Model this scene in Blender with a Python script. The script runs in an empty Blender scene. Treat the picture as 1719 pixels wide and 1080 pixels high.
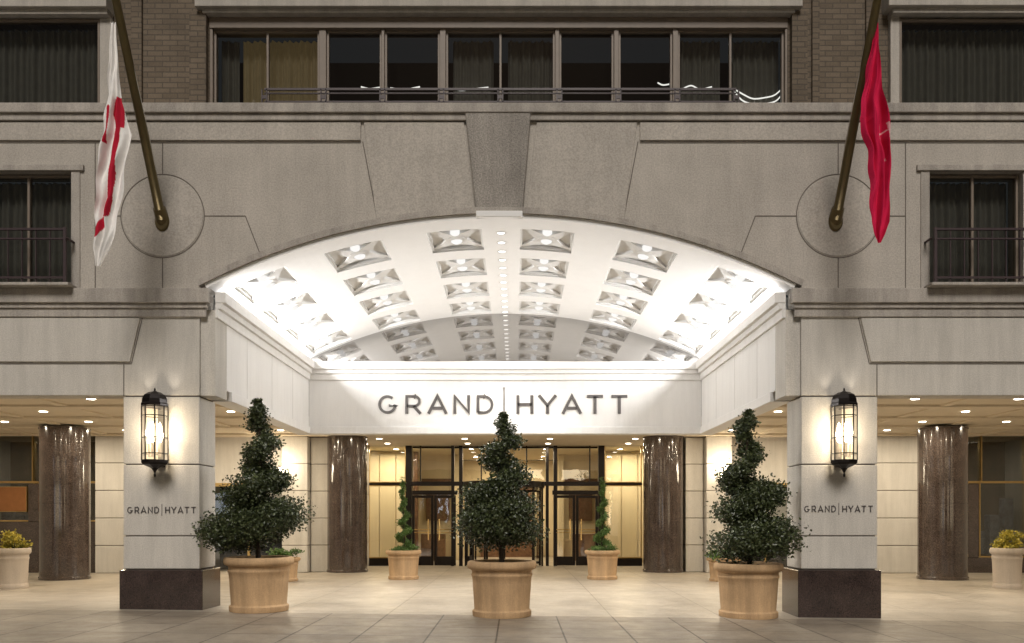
import bpy, math, random
from math import sin, cos, pi, radians, asin, sqrt
from mathutils import Vector, Matrix
random.seed(7)
scene = bpy.context.scene
COL = scene.collection

# ---------------------------------------------------------------- survey helpers (metres)
CX, CZ, F, D = 0.26, 1.6, 1400.0, 14.0
def S(Y): return F / (D + Y)
def X(px, Y=0.0): return CX + (px - 866.0) / S(Y)
def Z(py, Y=0.0): return CZ + (870.0 - py) / S(Y)

# ---------------------------------------------------------------- mesh builder
class MB:
    def __init__(s): s.v = []; s.f = []; s.m = []
    def add(s, vs, fs, mi=0):
        o = len(s.v); s.v += [tuple(p) for p in vs]
        for f in fs: s.f.append(tuple(i + o for i in f)); s.m.append(mi)
    def box(s, x0, x1, y0, y1, z0, z1, mi=0):
        if x0 > x1: x0, x1 = x1, x0
        if y0 > y1: y0, y1 = y1, y0
        if z0 > z1: z0, z1 = z1, z0
        s.add([(x0,y0,z0),(x1,y0,z0),(x1,y1,z0),(x0,y1,z0),(x0,y0,z1),(x1,y0,z1),(x1,y1,z1),(x0,y1,z1)],
              [(0,3,2,1),(4,5,6,7),(0,1,5,4),(1,2,6,5),(2,3,7,6),(3,0,4,7)], mi)
        return s
    def prism(s, poly, y0, y1, mi=0):
        n = len(poly)
        a = sum(poly[i][0]*poly[(i+1)%n][1]-poly[(i+1)%n][0]*poly[i][1] for i in range(n))
        if a < 0: poly = poly[::-1]
        vs = [(p[0], y0, p[1]) for p in poly] + [(p[0], y1, p[1]) for p in poly]
        fs = [tuple(range(n)), tuple(range(2*n-1, n-1, -1))]
        for i in range(n):
            j = (i+1) % n; fs.append((j, i, i+n, j+n))
        s.add(vs, fs, mi); return s
    def quad(s, a, b, c, d, mi=0): s.add([a,b,c,d],[(0,1,2,3)],mi); return s
    def lathe(s, prof, cx, cy, seg=32, mi=0, cz=0):
        n = len(prof); vs = []; fs = []
        for k in range(seg):
            a = 2*pi*k/seg
            for r, z in prof: vs.append((cx + r*cos(a), cy + r*sin(a), cz + z))
        for k in range(seg):
            k2 = (k+1) % seg
            for i in range(n-1):
                fs.append((k*n+i, k2*n+i, k2*n+i+1, k*n+i+1))
        s.add(vs, fs, mi); return s
    def tube(s, pts, rad, seg=8, mi=0, cap=True):
        pts = [Vector(p) for p in pts]; n = len(pts)
        if not hasattr(rad, '__len__'): rad = [rad]*n
        vs = []; fs = []
        for i, p in enumerate(pts):
            t = (pts[min(i+1,n-1)] - pts[max(i-1,0)]).normalized()
            up = Vector((0,0,1)) if abs(t.z) < 0.95 else Vector((0,1,0))
            a = t.cross(up).normalized(); b = t.cross(a).normalized()
            for k in range(seg):
                an = 2*pi*k/seg
                vs.append(p + a*(rad[i]*cos(an)) + b*(rad[i]*sin(an)))
        for i in range(n-1):
            for k in range(seg):
                k2 = (k+1) % seg
                fs.append((i*seg+k, i*seg+k2, (i+1)*seg+k2, (i+1)*seg+k))
        if cap:
            fs.append(tuple(range(seg))); fs.append(tuple(range((n-1)*seg, n*seg)))
        s.add(vs, fs, mi); return s
    def obj(s, name, mats, parent=None, smooth=False, bevel=0, loc=None, split=None):
        if split:
            groups = {}
            if split == 'side':
                for k, f in enumerate(s.f):
                    key = 0 if sum(s.v[i][0] for i in f)/len(f) < 0 else 1
                    groups.setdefault(key, []).append(k)
            else:
                par = list(range(len(s.v)))
                def find(a):
                    while par[a] != a: par[a] = par[par[a]]; a = par[a]
                    return a
                for f in s.f:
                    for i in f[1:]: par[find(i)] = find(f[0])
                for k, f in enumerate(s.f): groups.setdefault(find(f[0]), []).append(k)
            res = []
            for key, ks in groups.items():
                mp = {}; m2 = MB()
                for k in ks:
                    ff = []
                    for i in s.f[k]:
                        if i not in mp: mp[i] = len(m2.v); m2.v.append(s.v[i])
                        ff.append(mp[i])
                    m2.f.append(tuple(ff)); m2.m.append(s.m[k])
                res.append(m2.obj(name, mats, parent, smooth, bevel, loc))
            return res[0]
        me = bpy.data.meshes.new(name)
        me.from_pydata(s.v, [], s.f)
        if not isinstance(mats, (list, tuple)): mats = [mats]
        for m in mats: me.materials.append(m)
        if len(mats) > 1: me.polygons.foreach_set('material_index', s.m)
        if smooth: me.polygons.foreach_set('use_smooth', [True]*len(me.polygons))
        me.update()
        o = bpy.data.objects.new(name, me); COL.objects.link(o)
        if parent: o.parent = parent
        if loc: o.location = loc
        if bevel:
            b = o.modifiers.new('bevel', 'BEVEL'); b.width = bevel; b.segments = 2
            b.limit_method = 'ANGLE'; b.angle_limit = radians(50)
        return o

def tag(o, label=None, category=None, group=None):
    if label: o['label'] = label
    if category: o['category'] = category
    if group: o['group'] = group
def empty(name, loc=(0,0,0), parent=None, label=None, category=None, group=None):
    o = bpy.data.objects.new(name, None); COL.objects.link(o); o.location = loc
    o.empty_display_size = 0.2
    if parent: o.parent = parent
    tag(o, label, category, group); return o
def smooth_angle(o, ang=35):
    me = o.data
    me.polygons.foreach_set('use_smooth', [True]*len(me.polygons))
    try: me.set_sharp_from_angle(angle=radians(ang))
    except Exception: pass

# ---------------------------------------------------------------- materials
def newmat(name):
    m = bpy.data.materials.new(name); m.use_nodes = True
    nt = m.node_tree; nt.nodes.clear()
    out = nt.nodes.new('ShaderNodeOutputMaterial'); b = nt.nodes.new('ShaderNodeBsdfPrincipled')
    nt.links.new(b.outputs[0], out.inputs[0]); return m, nt, b, out
def noise(nt, co, scale, detail=4, rough=0.6):
    n = nt.nodes.new('ShaderNodeTexNoise'); n.inputs['Scale'].default_value = scale
    n.inputs['Detail'].default_value = detail; n.inputs['Roughness'].default_value = rough
    nt.links.new(co, n.inputs['Vector']); return n
def ramp(nt, fac, a, b, ca, cb):
    r = nt.nodes.new('ShaderNodeValToRGB'); e = r.color_ramp.elements
    e[0].position = a; e[1].position = b
    e[0].color = (*ca, 1); e[1].color = (*cb, 1)
    nt.links.new(fac, r.inputs[0]); return r
def mul(nt, a, b, fac=1.0):
    m = nt.nodes.new('ShaderNodeMix'); m.data_type = 'RGBA'; m.blend_type = 'MULTIPLY'
    m.inputs[0].default_value = fac
    nt.links.new(a, m.inputs[6]); nt.links.new(b, m.inputs[7]); return m.outputs[2]
def g(v): return (v, v, v)
def stone(name, col, rough=0.85, blot=0.25, speck=0.25, streak=0.25, bump=0.25, spscale=55, spec=0.3):
    m, nt, b, out = newmat(name)
    tc = nt.nodes.new('ShaderNodeTexCoord'); co = tc.outputs['Object']
    n1 = noise(nt, co, 0.9, 6, 0.65); r1 = ramp(nt, n1.outputs[0], 0.3, 0.7, g(1-blot), g(1))
    n2 = noise(nt, co, spscale, 3, 0.7); r2 = ramp(nt, n2.outputs[0], 0.38, 0.62, g(1-speck), g(1))
    mp = nt.nodes.new('ShaderNodeMapping'); mp.inputs['Scale'].default_value = (3.5, 3.5, 0.35)
    nt.links.new(co, mp.inputs[0])
    n3 = noise(nt, mp.outputs[0], 1.4, 5, 0.7); r3 = ramp(nt, n3.outputs[0], 0.35, 0.62, g(1-streak), g(1))
    rgb = nt.nodes.new('ShaderNodeRGB'); rgb.outputs[0].default_value = (*col, 1)
    c = mul(nt, rgb.outputs[0], r1.outputs[0]); c = mul(nt, c, r2.outputs[0]); c = mul(nt, c, r3.outputs[0])
    nt.links.new(c, b.inputs['Base Color'])
    b.inputs['Roughness'].default_value = rough
    b.inputs['Specular IOR Level'].default_value = spec
    bp = nt.nodes.new('ShaderNodeBump'); bp.inputs['Strength'].default_value = bump; bp.inputs['Distance'].default_value = 0.02
    nt.links.new(n2.outputs[0], bp.inputs['Height']); nt.links.new(bp.outputs[0], b.inputs['Normal'])
    return m
def simple(name, col, rough=0.5, metal=0.0, emit=None, estr=0.0, var=0.15, vscale=6):
    m, nt, b, out = newmat(name)
    tc = nt.nodes.new('ShaderNodeTexCoord')
    n1 = noise(nt, tc.outputs['Object'], vscale, 5, 0.6)
    r = ramp(nt, n1.outputs[0], 0.3, 0.7, tuple(c*(1-var) for c in col), col)
    nt.links.new(r.outputs[0], b.inputs['Base Color'])
    b.inputs['Roughness'].default_value = rough; b.inputs['Metallic'].default_value = metal
    if emit:
        b.inputs['Emission Color'].default_value = (*emit, 1); b.inputs['Emission Strength'].default_value = estr
        m.cycles.emission_sampling = 'NONE'
    return m
def granite(name, c1, c2, rough=0.2, bl=0.5, coat=0.0):
    m, nt, b, out = newmat(name)
    tc = nt.nodes.new('ShaderNodeTexCoord'); co = tc.outputs['Object']
    v = nt.nodes.new('ShaderNodeTexVoronoi'); v.inputs['Scale'].default_value = 60; nt.links.new(co, v.inputs['Vector'])
    n = noise(nt, co, 35, 5, 0.75)
    ad = nt.nodes.new('ShaderNodeMath'); ad.operation = 'MULTIPLY'
    nt.links.new(v.outputs['Distance'], ad.inputs[0]); ad.inputs[1].default_value = 0.5
    a2 = nt.nodes.new('ShaderNodeMath'); a2.operation = 'ADD'; nt.links.new(ad.outputs[0], a2.inputs[0]); nt.links.new(n.outputs[0], a2.inputs[1])
    r = ramp(nt, a2.outputs[0], 0.5, 0.95, c1, c2)
    n4 = noise(nt, co, 2.6, 6, 0.7); r4 = ramp(nt, n4.outputs[0], 0.32, 0.68, g(bl), g(1))
    c = mul(nt, r.outputs[0], r4.outputs[0]); nt.links.new(c, b.inputs['Base Color'])
    rr = ramp(nt, n4.outputs[0], 0.3, 0.7, g(rough*0.7), g(rough*1.5)); nt.links.new(rr.outputs[0], b.inputs['Roughness'])
    b.inputs['Coat Weight'].default_value = coat; b.inputs['Coat Roughness'].default_value = 0.05; b.inputs['Coat IOR'].default_value = 1.55
    return m
def emis(name, col, s, sample=False):
    m = bpy.data.materials.new(name); m.use_nodes = True; nt = m.node_tree; nt.nodes.clear()
    out = nt.nodes.new('ShaderNodeOutputMaterial'); e = nt.nodes.new('ShaderNodeEmission')
    e.inputs[0].default_value = (*col, 1); e.inputs[1].default_value = s
    nt.links.new(e.outputs[0], out.inputs[0])
    if not sample: m.cycles.emission_sampling = 'NONE'
    return m
def glassmat(name, tint=(1,1,1), refl=0.12, rough=0.02, wob=0.0, glow=None):
    m = bpy.data.materials.new(name); m.use_nodes = True; nt = m.node_tree; nt.nodes.clear()
    out = nt.nodes.new('ShaderNodeOutputMaterial')
    t = nt.nodes.new('ShaderNodeBsdfTransparent'); t.inputs[0].default_value = (*tint, 1)
    gl = nt.nodes.new('ShaderNodeBsdfGlossy'); gl.inputs['Roughness'].default_value = rough
    fr = nt.nodes.new('ShaderNodeFresnel'); fr.inputs[0].default_value = 1.5
    ad = nt.nodes.new('ShaderNodeMath'); ad.operation = 'ADD'; ad.inputs[1].default_value = refl; ad.use_clamp = True
    nt.links.new(fr.outputs[0], ad.inputs[0])
    mx = nt.nodes.new('ShaderNodeMixShader'); nt.links.new(ad.outputs[0], mx.inputs[0])
    nt.links.new(t.outputs[0], mx.inputs[1]); nt.links.new(gl.outputs[0], mx.inputs[2])
    if glow:
        e = nt.nodes.new('ShaderNodeEmission'); e.inputs[0].default_value = (*glow[:3], 1); e.inputs[1].default_value = glow[3]
        a = nt.nodes.new('ShaderNodeAddShader'); nt.links.new(mx.outputs[0], a.inputs[0]); nt.links.new(e.outputs[0], a.inputs[1]); nt.links.new(a.outputs[0], out.inputs[0])
        m.cycles.emission_sampling = 'NONE'
    else: nt.links.new(mx.outputs[0], out.inputs[0])
    if wob:
        tc = nt.nodes.new('ShaderNodeTexCoord'); n = noise(nt, tc.outputs['Object'], 1.3, 2, 0.5)
        bp = nt.nodes.new('ShaderNodeBump'); bp.inputs['Strength'].default_value = wob; bp.inputs['Distance'].default_value = 0.05
        nt.links.new(n.outputs[0], bp.inputs['Height']); nt.links.new(bp.outputs[0], gl.inputs['Normal'])
    return m
def brickmat(name, c1, c2, mortar, bw, bh, ms=0.012, axis='XZ', offset=0.5, rough=0.85, blot=0.3):
    m, nt, b, out = newmat(name)
    tc = nt.nodes.new('ShaderNodeTexCoord'); co = tc.outputs['Object']
    sp = nt.nodes.new('ShaderNodeSeparateXYZ'); nt.links.new(co, sp.inputs[0])
    cb = nt.nodes.new('ShaderNodeCombineXYZ')
    nt.links.new(sp.outputs[0], cb.inputs[0]); nt.links.new(sp.outputs[2 if axis == 'XZ' else 1], cb.inputs[1])
    br = nt.nodes.new('ShaderNodeTexBrick'); nt.links.new(cb.outputs[0], br.inputs['Vector'])
    br.offset = offset; br.inputs['Scale'].default_value = 1.0
    br.inputs['Brick Width'].default_value = bw; br.inputs['Row Height'].default_value = bh
    br.inputs['Mortar Size'].default_value = ms; br.inputs['Mortar Smooth'].default_value = 0.15
    br.inputs['Color1'].default_value = (*c1, 1); br.inputs['Color2'].default_value = (*c2, 1); br.inputs['Mortar'].default_value = (*mortar, 1)
    n1 = noise(nt, co, 0.8, 6, 0.65); r1 = ramp(nt, n1.outputs[0], 0.3, 0.7, g(1-blot), g(1))
    n2 = noise(nt, co, 45, 3, 0.7); r2 = ramp(nt, n2.outputs[0], 0.35, 0.65, g(0.8), g(1))
    c = mul(nt, br.outputs[0], r1.outputs[0]); c = mul(nt, c, r2.outputs[0])
    if axis == 'XY':
        n5 = noise(nt, co, 2.2, 5, 0.7); r5 = ramp(nt, n5.outputs[0], 0.3, 0.7, g(rough*0.6), g(rough*1.1)); nt.links.new(r5.outputs[0], b.inputs['Roughness'])
        n6 = noise(nt, co, 5.5, 6, 0.75); r6 = ramp(nt, n6.outputs[0], 0.33, 0.5, g(0.90), g(1)); c = mul(nt, c, r6.outputs[0])
    else: b.inputs['Roughness'].default_value = rough
    nt.links.new(c, b.inputs['Base Color'])
    inv = nt.nodes.new('ShaderNodeMath'); inv.operation = 'SUBTRACT'; inv.inputs[0].default_value = 1.0; nt.links.new(br.outputs['Fac'], inv.inputs[1])
    bp = nt.nodes.new('ShaderNodeBump'); bp.inputs['Strength'].default_value = 0.6; bp.inputs['Distance'].default_value = 0.01
    nt.links.new(inv.outputs[0], bp.inputs['Height']); nt.links.new(bp.outputs[0], b.inputs['Normal'])
    return m

M_FAC = stone('facade_stone', (0.57,0.525,0.47), blot=0.2, speck=0.25, streak=0.10, spscale=40, bump=0.15)
M_TRIM = stone('trim_stone', (0.55,0.505,0.455), blot=0.25, speck=0.25, streak=0.28, bump=0.15)
M_KEY = stone('keystone_stone', (0.50,0.46,0.415), blot=0.3, speck=0.42, spscale=40, streak=0.25, bump=0.25)
M_PIER = stone('pier_stone', (0.66,0.625,0.57), blot=0.12, speck=0.2, streak=0.16)
M_WALLW = stone('white_stone', (0.68,0.65,0.60), blot=0.12, speck=0.12, streak=0.12)
M_SIGNF = stone('fascia_stone', (0.80,0.785,0.765), blot=0.05, speck=0.07, streak=0.06, bump=0.1)
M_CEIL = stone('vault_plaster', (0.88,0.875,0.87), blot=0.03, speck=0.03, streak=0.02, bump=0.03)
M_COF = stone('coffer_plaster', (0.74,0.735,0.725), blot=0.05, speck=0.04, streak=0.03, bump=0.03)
M_ARCC = stone('arcade_plaster', (0.74,0.64,0.49), blot=0.1, speck=0.05, streak=0.05, bump=0.05)
M_SEAM = simple('dark_seam', (0.16,0.14,0.12), rough=0.95)  # dark mortar colour of the stone joints
M_GRAN = granite('brown_granite', (0.013,0.009,0.008), (0.13,0.095,0.08), 0.15, 0.55, 0.55)
M_GBASE = granite('dark_granite', (0.014,0.008,0.007), (0.075,0.048,0.042), 0.14, 0.5, 0.3)
M_BRICK = brickmat('beige_brick', (0.15,0.115,0.08), (0.20,0.155,0.11), (0.11,0.088,0.066), 0.27, 0.095, 0.01)
M_FRAME = simple('beige_frame', (0.20,0.16,0.125), rough=0.5)
M_BLK = simple('black_bronze', (0.018,0.014,0.013), rough=0.3, metal=0.6)
M_RAIL = simple('maroon_railing_paint', (0.045,0.026,0.03), rough=0.45)
M_BRASS = simple('brass', (0.62,0.43,0.18), rough=0.3, metal=1.0)
M_SIGN = simple('sign_metal', (0.11,0.10,0.097), rough=0.5, metal=0.3)
M_CURT = simple('grey_curtain', (0.19,0.18,0.16), rough=0.95)
M_CURTY = simple('beige_curtain', (0.28,0.22,0.14), rough=0.95, emit=(0.6,0.43,0.18), estr=0.07)  # room light behind the cloth put in as a faint glow
M_DARK = simple('dark_interior', (0.012,0.011,0.010), rough=0.9)
M_GLASS = glassmat('window_glass', (0.75,0.77,0.75), 0.05, 0.01, 0.1)
M_DGLASS = glassmat('door_glass', (0.94,0.94,0.92), 0.14, 0.01, 0.05)
M_LGLASS = glassmat('lantern_glass', (0.95,0.92,0.85), 0.02, 0.05, 0, (1.0,0.80,0.55,0.2))
M_POLE = simple('bronze_pole', (0.17,0.13,0.06), rough=0.35, metal=0.6)
M_TERRA = stone('terracotta', (0.66,0.44,0.245), blot=0.3, speck=0.15, streak=0.3, rough=0.8, bump=0.15)
M_WPOT = stone('pale_clay', (0.58,0.50,0.42), blot=0.15, speck=0.1, streak=0.15, rough=0.8, bump=0.1)
M_SOIL = simple('soil', (0.03,0.02,0.014), rough=1.0)
M_BARK = simple('bark', (0.06,0.042,0.028), rough=0.95, var=0.5, vscale=30)
M_COVE = emis('cove_light', (1.0,0.985,0.97), 6, True)
M_BOWL = emis('bowl_light', (1.0,0.98,0.95), 1.0)
M_SPOT = emis('downlight_face', (1.0,0.93,0.80), 14)
M_SPOTW = emis('vault_downlight_face', (1.0,0.98,0.95), 3)
M_BULB = emis('warm_bulb', (1.0,0.83,0.58), 24)
M_REFLECT = emis('reflection_glow', (1.0,0.97,0.92), 1.3)  # glow for streaks that imitate reflections in the upper glass
M_WOOD = simple('walnut_slats', (0.20,0.105,0.055), rough=0.35, var=0.5, vscale=9)
M_LOBBY = stone('lobby_plaster', (0.80,0.69,0.47), blot=0.05, speck=0.03, streak=0.05, bump=0.02)
M_COPPER = simple('copper_panel', (0.45,0.20,0.08), rough=0.35, metal=0.6)
M_SPAN = stone('spandrel_stone',(0.55,0.51,0.46),blot=0.15,speck=0.15,streak=0.2)
M_GJ = simple('grey_joint',(0.25,0.22,0.18),rough=0.9)
M_SHOP = simple('shop_interior',(0.16,0.11,0.065),rough=0.7,var=0.6,vscale=2.5)
M_SHOP_REFLECT = simple('shop_reflection_display',(0.25,0.28,0.40),rough=0.4,var=0.7,vscale=5)  # bluish tint stands in for reflections in the shop pane

def mirrormat():
    m, nt, b, out = newmat('tympanum_mirror')
    b.inputs['Base Color'].default_value = (0.48,0.47,0.46,1); b.inputs['Metallic'].default_value = 1.0
    tc = nt.nodes.new('ShaderNodeTexCoord'); n = noise(nt, tc.outputs['Object'], 2.0, 3, 0.5)
    r = ramp(nt, n.outputs[0], 0.3, 0.7, g(0.02), g(0.05)); nt.links.new(r.outputs[0], b.inputs['Roughness']); return m
M_MIRR = mirrormat()
def leafmat(name, c1, c2, rough=0.4):
    m, nt, b, out = newmat(name)
    tc = nt.nodes.new('ShaderNodeTexCoord'); n = noise(nt, tc.outputs['Object'], 9, 3, 0.7)
    r = ramp(nt, n.outputs[0], 0.35, 0.65, c1, c2); nt.links.new(r.outputs[0], b.inputs['Base Color'])
    b.inputs['Roughness'].default_value = rough; b.inputs['Specular IOR Level'].default_value = 0.5
    return m
M_LEAF = leafmat('holly_leaf', (0.017,0.027,0.010), (0.080,0.10,0.036), 0.38)
M_LEAFB = leafmat('juniper_leaf', (0.05,0.11,0.02), (0.13,0.22,0.05), 0.6)
M_LEAFY = leafmat('yellow_shrub_leaf', (0.16,0.17,0.02), (0.62,0.48,0.06), 0.6)

# ---------------------------------------------------------------- SETTING : ground
def gz(x, y):
    w = min(1, max(0, 1 - y/4.0)); return -0.0123*max(-9, min(9, x))*w
def groundsheet(name, x0,x1,y0,y1, dz, mat, nx=24, ny=16):
    mb = MB(); vs = []; fs = []
    for j in range(ny+1):
        for i in range(nx+1):
            x = x0+(x1-x0)*i/nx; y = y0+(y1-y0)*j/ny; vs.append((x,y,gz(x,y)+dz))
    for j in range(ny):
        for i in range(nx):
            a = j*(nx+1)+i; fs.append((a,a+1,a+nx+2,a+nx+1))
    mb.add(vs, fs); o = mb.obj(name, mat); o['kind'] = 'structure'; return o
M_ASPH = stone('asphalt', (0.05,0.05,0.05), blot=0.3, speck=0.5, streak=0.0, rough=0.8, spscale=90)
M_GRND = stone('ground_concrete', (0.12,0.115,0.11), blot=0.3, speck=0.3, streak=0.0)
M_PAVE = brickmat('pavement_slabs', (0.30,0.25,0.195), (0.37,0.315,0.25), (0.09,0.075,0.06), 0.92, 0.92, 0.013, 'XY', 0.0, 0.55, 0.4)
M_PLAZA = brickmat('plaza_slabs', (0.49,0.43,0.35), (0.52,0.46,0.375), (0.26,0.22,0.17), 1.84, 1.38, 0.009, 'XY', 0.0, 0.48, 0.35)
groundsheet('ground', -300, 300, -300, 300, -0.6, M_GRND, 2, 2)
groundsheet('road', -60, 60, -19, -5.6, -0.16, M_ASPH, 60, 8)
groundsheet('pavement', -60, 60, -5.5, -0.28, 0.0, M_PAVE, 120, 12)
groundsheet('plaza', -30, 30, -0.28, 26, 0.0, M_PLAZA, 100, 60)
kb = MB()
for i in range(40):
    x0 = -60+i*3; kb.box(x0+0.005, x0+2.995, -5.65, -5.5, -0.3-0.2, gz(x0,-5)+0.004)
kb_o = kb.obj('kerb', M_TRIM, bevel=0.01); kb_o['kind'] = 'structure'

# ---------------------------------------------------------------- BUILDING
B = empty('hotel_building', (0,0,0), label='pale stone hotel with a glowing arched entrance canopy', category='building')
XE = 16.0
def wallgrid(mb, x0,x1,z0,z1,y0,y1, ops):
    xs = sorted(set([x0,x1]+[v for o in ops for v in o[:2] if x0 < v < x1])); zs = sorted(set([z0,z1]+[v for o in ops for v in o[2:] if z0 < v < z1]))
    def solid(i,j):
        if i<0 or j<0 or i>=len(xs)-1 or j>=len(zs)-1: return False
        cx=(xs[i]+xs[i+1])/2; cz=(zs[j]+zs[j+1])/2
        return not any(o[0]<cx<o[1] and o[2]<cz<o[3] for o in ops)
    for i in range(len(xs)-1):
        for j in range(len(zs)-1):
            if not solid(i,j): continue
            a,b,c,d = xs[i],xs[i+1],zs[j],zs[j+1]
            mb.quad((a,y0,c),(b,y0,c),(b,y0,d),(a,y0,d)); mb.quad((b,y1,c),(a,y1,c),(a,y1,d),(b,y1,d))
            if not solid(i-1,j): mb.quad((a,y1,c),(a,y0,c),(a,y0,d),(a,y1,d))
            if not solid(i+1,j): mb.quad((b,y0,c),(b,y1,c),(b,y1,d),(b,y0,d))
            if not solid(i,j-1): mb.quad((a,y1,c),(b,y1,c),(b,y0,c),(a,y0,c))
            if not solid(i,j+1): mb.quad((a,y0,d),(b,y0,d),(b,y1,d),(a,y1,d))

RR = 10.93; ZC = 6.6 - RR
def az(x, r=RR): return ZC + sqrt(r*r - x*x)
XA = 4.98
mb = MB()
WINL = (-8.78,-7.2,5.55,7.42); WINR = (7.2,8.78,5.55,7.42)
W2L = (-13.2,-11.2,5.55,7.42); W2R = (11.2,13.2,5.55,7.42)
wallgrid(mb, -XE,-XA,5.0,8.25,0,0.45,[WINL,W2L]); wallgrid(mb, XA,XE,5.0,8.25,0,0.45,[WINR,W2R])
n = 40
arc = [(-XA+2*XA*i/n, az(-XA+2*XA*i/n, RR+0.05)) for i in range(n+1)]
mb.prism(arc+[(XA,8.25),(-XA,8.25)], 0, 0.45)
mb.obj('facade_wall', M_FAC, B)
mb = MB()
yr = -0.035
for sgn in (-1,1):
    def pt(px,py):
        x = (px-840)/100.0; return (x if sgn==-1 else -x, (1030-py)/100.0)
    mb.prism([pt(-740,207),pt(606,207),pt(606,237),pt(-740,237)], yr, 0.01)
    a0, a1 = (633-840)/100.0, (797-840)/100.0
    bot = [(a0+(a1-a0)*i/8, az(a0+(a1-a0)*i/8, RR+0.16)) for i in range(9)]
    if sgn == 1: bot = [(-x,z) for x,z in bot]
    mb.prism(bot+[pt(779,207),pt(611,207)], yr, 0.01)
mb.obj('frieze_panel', M_FAC, B, bevel=0.008, split='loose')
mb = MB(); mb.prism([(-0.60,8.5),(0.52,8.5),(0.37,6.70),(-0.40,6.70)], -0.10, 0.02)
mb.obj('keystone', M_KEY, B, bevel=0.015)
mb = MB(); mb.prism([(-0.40,6.70),(0.37,6.70),(0.37,6.60),(-0.40,6.60)], -0.17, 0.02)
mb.obj('keystone_foot', M_CEIL, B, bevel=0.01)
mb = MB()
def seam(a, b, w=0.016, y=-0.006):
    a = Vector((a[0],0,a[1])); b = Vector((b[0],0,b[1])); d = (b-a).normalized(); p = Vector((-d.z,0,d.x))*w/2
    vs = [a+p,b+p,b-p,a-p]; mb.prism([(v.x,v.z) for v in vs], y, 0.004)
for sgn in (-1,1):
    P = lambda px,py: (sgn*-1*(px-840)/100.0, (1030-py)/100.0)
    pl = lambda *pts: [seam(P(*pts[i]),P(*pts[i+1])) for i in range(len(pts)-1)]
    pl((609,238),(633,366)); pl((160,240),(160,486)); pl((273,240),(273,292)); pl((273,434),(273,486))
    pl((344,363),(412,363),(436,425)); pl((0,240),(606,240)); pl((160,363),(202,363))
    pl((-700,240),(0,240))
    for k in range(64):
        a = 2*pi*k/64; b = 2*pi*(k+1)/64
        seam((sgn*5.67+0.70*cos(a), 6.67+0.70*sin(a)),(sgn*5.67+0.70*cos(b), 6.67+0.70*sin(b)))
mb.obj('facade_joint', M_SEAM, B, split='side')
for sgn in (-1,1):
    mb = MB(); prof = [(0.0,-0.012),(0.67,-0.012),(0.685,0.0)]
    vs=[];fs=[];seg=64
    for k in range(seg):
        a=2*pi*k/seg
        for r,h in prof[1:]: vs.append((sgn*5.67+r*cos(a), h, 6.67+r*sin(a)))
    for k in range(seg):
        k2=(k+1)%seg; fs.append((k*2,k*2+1,k2*2+1,k2*2))
    fs.append(tuple(k*2 for k in range(seg-1,-1,-1)))
    mb.add(vs,fs); mb.obj('medallion', M_FAC, B)
def ring(mb, r0, r1, y0, y1, xa, n=48):
    t0 = asin(xa/RR)
    for i in range(n):
        a = -t0+2*t0*i/n; b = -t0+2*t0*(i+1)/n
        P = [(r*sin(t), ZC+r*cos(t)) for r,t in ((r0,a),(r0,b),(r1,b),(r1,a))]
        vs = [(p[0],y0,p[1]) for p in P]+[(p[0],y1,p[1]) for p in P]
        fs = [(0,1,2,3),(0,4,5,1),(3,2,6,7)]
        if i == 0: fs.append((0,3,7,4))
        if i == n-1: fs.append((1,5,6,2))
        mb.add(vs, fs)
mb = MB(); ring(mb, RR+0.07, RR+0.17, -0.15, 0.0, 4.98); mb.obj('arch_moulding', M_TRIM, B)
mb = MB(); ring(mb, RR+0.0, RR+0.07, -0.10, 0.02, 4.90); mb.obj('arch_soffit_edge', M_CEIL, B)
mb = MB(); mb.box(-XE,XE,-0.12,1.0,8.36,8.52); mb.box(-XE,XE,-0.07,0.44,8.25,8.36)
mb.obj('upper_ledge', M_TRIM, B, bevel=0.012)
mb = MB()
for s in (-1,1):
    mb.box(s*XE, s*4.86, -0.13, 0.02, 5.19, 5.43); mb.box(s*XE, s*4.90, -0.08, 0.02, 5.11, 5.19)
    mb.box(s*XE, s*4.93, -0.045, 0.02, 4.97, 5.11)
mb.obj('street_cornice', M_TRIM, B, bevel=0.01, split='side')
mb = MB()
for s in (-1,1):
    mb.box(s*XE, s*5.05, 0.0, 0.4, 3.66, 4.99)
    P = lambda px,py: (s*-1*(px-840)/100.0, (1030-py)/100.0)
    mb.prism([P(-700,535),P(236,535),P(219,608),P(-700,608)], -0.035, 0.01)
mb.obj('wing_fascia', M_PIER, B, bevel=0.01, split='side')
mb = MB()
for s in (-1,1):
    P = lambda px,py: (s*-1*(px-840)/100.0, (1030-py)/100.0)
    seam(P(239,534),P(221,610)); seam(P(221,611),P(-700,611)); seam(P(208,612),P(208,665)); 
mb.obj('fascia_joint', M_SEAM, B, split='side')
for s in (-1,1):
    pe = empty('pier', (0,0,0), parent=B)
    mb = MB(); xo, xi = s*6.33, s*5.05
    for a,b in ((0.74,1.30),(1.30,2.50),(2.50,3.645)):
        mb.box(xo,xi,0,0.74,a+0.009,b-0.009)
    mb.obj('shaft', M_PIER, pe, bevel=0.012)
    mb = MB(); mb.box(xo-s*0.03, xi+s*0.03, 0.03, 0.71, 0.1, 3.66); mb.obj('core', M_SEAM, pe)
    mb = MB(); mb.box(s*6.37, s*4.98, -0.06, 0.80, -0.3, 0.73); mb.obj('granite_base', M_GBASE, pe, bevel=0.012)
    mb = MB(); mb.box(s*5.06, s*4.80, 0.05, 0.6, 3.66, 5.11); mb.obj('pier_cap', M_PIER, pe, bevel=0.01)
YB = 6.4
mb = MB()
for s in (-1,1):
    mb.box(s*4.80, s*5.10, 0.6, YB, 3.83, 5.46)
    mb.box(s*4.76, s*5.14, 0.75, YB+0.3, 3.66, 3.83)
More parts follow.
